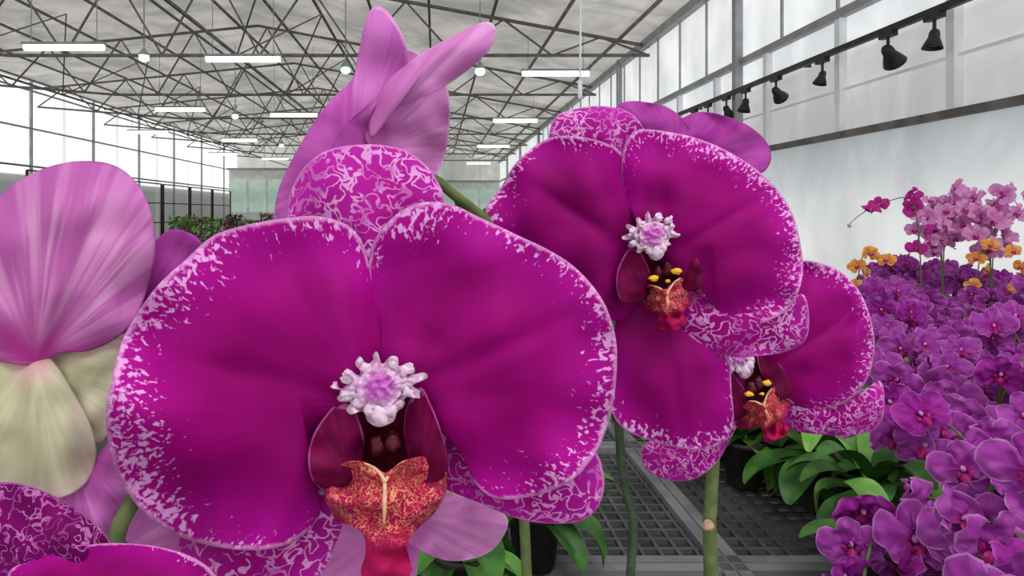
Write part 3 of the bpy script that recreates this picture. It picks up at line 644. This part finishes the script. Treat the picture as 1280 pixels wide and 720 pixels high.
for i,(px,tilt,yaw,sc) in enumerate(((1168,.15,0,.72),(1110,-.9,.5,.92),(1028,.3,0,.65),(970,-1.0,.6,.85),(932,.2,0,.8),(908,-.5,.3,.8),(885,.2,0,.8),(868,.1,0,.8))):
    y=XT*F/(px-VX)
    sp=empty('track_spotlight',(XT,y,ZT-.03),label='black adjustable spotlight hanging from the lighting track',category='spotlight',group='track spotlights')
    g=Geo().beam((XT,y-.09,ZT-.05),(XT,y+.09,ZT-.05),.06,.05); g.beam((XT,y,ZT-.05),(XT,y,ZT-.19),.02)
    g.obj('mount_arm',m_black,(XT,y,ZT-.05),sp,smooth=False)
    R=Matrix.Rotation(yaw,3,'Z')@Matrix.Rotation(tilt,3,'Y')@Matrix.Scale(sc,3)
    cz=ZT-.20
    g=Geo().lathe([(.001,.06),(.04,.055),(.055,.02),(.06,-.04),(.085,-.10),(.11,-.17),(.105,-.17),(.08,-.11),(.001,-.08)],20,mat=R,c=(XT,y,cz))
    g.obj('lamp_head',m_black,(XT,y,cz),sp)
    g=Geo().lathe([(.001,-.12),(.05,-.118),(.085,-.12)],16,mat=R,c=(XT,y,cz))
    g.obj('lens',m_steelL,(XT,y,cz),sp)
for x,y in((2.6,13.9),(2.6,21),(2.6,29),(2.6,39),(-3.8,12.6),(-4.4,19.8),(-4.8,27.5),(-5.2,36),(-6.8,11.7),(-7.5,18.75),(-8.2,26.7),(-9,35.8),(-10.8,24),(-11,33)):
    z=4.42
    o=empty('tube_light',(x,y,z+.06),label='glowing white fluorescent tube light hung from the roof',category='ceiling light',group='tube lights')
    g=Geo().beam((x-.75,y,z+.07),(x+.75,y,z+.07),.14,.05)
    zt=min(zr(x-.6),zr(x+.6))-.02
    for sx in(-.6,.6): g.beam((x+sx,y,z+.07),(x+sx,y,zt),.012)
    g.obj('housing',m_steelL,(x,y,z+.07),o,smooth=False)
    Geo().tube([Vector((x-.72,y,z)),Vector((x,y,z)),Vector((x+.72,y,z))],.055,0,6,10).obj('lamp_tube',m_tube,(x,y,z),o)
for px,py,d,m in((600,90,13,m_tube),(432,88,13,m_green_glow),(180,73,13,m_tube),(294,146,20,m_tube),(352,182,26,m_green_glow)):
    p=P(px,py,d)
    o=empty('round_lamp',p,label='small round glowing lamp hanging below the roof',category='ceiling light',group='round lamps')
    Geo().ball(p,.10,.10,.07,0).obj('bulb',m,p,o)
    Geo().lathe([(.02,.22),(.04,.18),(.10,.10),(.11,.06)],16,c=p).beam(p+Vector((0,0,.22)),Vector((p.x,p.y,zr(p.x)-.02)),.02).obj('lamp_shade',m_steelL,p,o)
p=P(725,112,4.0)
Geo().tube([Vector((p.x+.03,p.y,zr(p.x)-.01)),Vector((p.x+.01,p.y,3.6)),p],.006,0,14,8).lathe([(.001,.06),(.014,.05),(.014,-.05),(.001,-.06)],10,c=p).obj('hanging_cord',m_white,p,None,label='thin white pull cord hanging from the roof',category='cord')
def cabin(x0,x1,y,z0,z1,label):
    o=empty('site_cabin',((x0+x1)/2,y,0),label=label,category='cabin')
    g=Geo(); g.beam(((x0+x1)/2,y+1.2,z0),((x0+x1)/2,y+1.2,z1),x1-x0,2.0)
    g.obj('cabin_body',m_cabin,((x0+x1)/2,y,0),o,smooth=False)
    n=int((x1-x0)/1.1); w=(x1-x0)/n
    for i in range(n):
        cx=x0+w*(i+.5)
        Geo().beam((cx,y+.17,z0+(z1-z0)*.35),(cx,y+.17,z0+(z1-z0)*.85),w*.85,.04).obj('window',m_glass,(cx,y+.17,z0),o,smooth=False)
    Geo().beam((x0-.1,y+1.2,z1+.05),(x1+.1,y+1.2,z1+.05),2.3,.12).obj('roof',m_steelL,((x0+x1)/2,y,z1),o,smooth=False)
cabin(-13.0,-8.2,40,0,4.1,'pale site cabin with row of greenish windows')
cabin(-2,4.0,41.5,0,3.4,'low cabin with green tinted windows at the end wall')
def bush(x,y,z,r,h,seed,col,label,fl=None):
    rnd=random.Random(seed); o=empty('potted_shrub',(x,y,z),label=label,category='potted plant',group='shrubs along the far side')
    Geo().lathe([(.001,0),(r*.35,0),(r*.45,h*.28),(r*.42,h*.28),(.001,h*.26)],16).obj('pot',m_pot,(x,y,z),o,world=False)
    g=Geo()
    for k in range(150):
        a=rnd.uniform(0,6.28); rr=r*math.sqrt(rnd.random()); zz=h*(.3+.7*rnd.random())
        c=Vector((rr*math.cos(a),rr*math.sin(a),zz)); s=h*.12
        d1_=Vector((rnd.gauss(0,1),rnd.gauss(0,1),rnd.gauss(0,1))).normalized()*s; d2_=d1_.cross(Vector((rnd.random(),rnd.random(),1))).normalized()*s*.4
        i0=len(g.v)
        for q_ in(c-d1_,c+d2_,c+d1_,c-d2_): g.v.append(q_); g.pol.append((0,0,0)); g.e.append(0)
        g.f.append((i0,i0+1,i0+2,i0+3)); g.m.append(1 if fl and rnd.random()<.3 else 0)
    g.obj('foliage',[col,fl or col],(x,y,z),o,world=False)
for i in range(8):
    x=-10.2+random.uniform(-.4,.4)+(i%2)*1.2; y=21+i*2.0
    bush(x,y,0,.5,random.uniform(.9,1.4),300+i,m_leafb if i%3 else m_leaf,'leafy potted shrub with some red blossoms' if i%2 else 'green leafy potted shrub on the greenhouse floor',m_mag if i%2 else None)
for i in range(4):
    bush(-1.6+i*1.6,38,0,.45,1.6+(i%3)*.2,330+i,m_leafb if i%2 else m_leaf,'tall green potted shrub near the far end')
# ================================================================ LIGHT
w=bpy.data.worlds.new('World'); S.world=w; w.use_nodes=True
bg=w.node_tree.nodes['Background']; bg.inputs[0].default_value=(1.0,.985,.96,1); bg.inputs[1].default_value=.95
def area(name,loc,rot,size,power,col=(1,1,1)):
    l=bpy.data.lights.new(name,'AREA'); l.size=size; l.energy=power; l.color=col
    o=bpy.data.objects.new(name,l); o.location=loc; o.rotation_euler=rot; COL.objects.link(o)
area('added_key_light',(.6,-.9,3.4),(math.radians(28),math.radians(8),0),1.6,40)  # unseen key light added above the camera to brighten the blooms
cam=bpy.data.cameras.new('Camera'); co=bpy.data.objects.new('Camera',cam); COL.objects.link(co)
co.location=(0,0,H); co.rotation_euler=(math.pi/2,0,0)
cam.sensor_width=36; cam.lens=F/1280*36; cam.shift_x=(640-VX)/1280; cam.shift_y=-(360-VY)/1280
cam.clip_start=.01; cam.clip_end=200
S.camera=co
S.view_settings.view_transform='Standard'
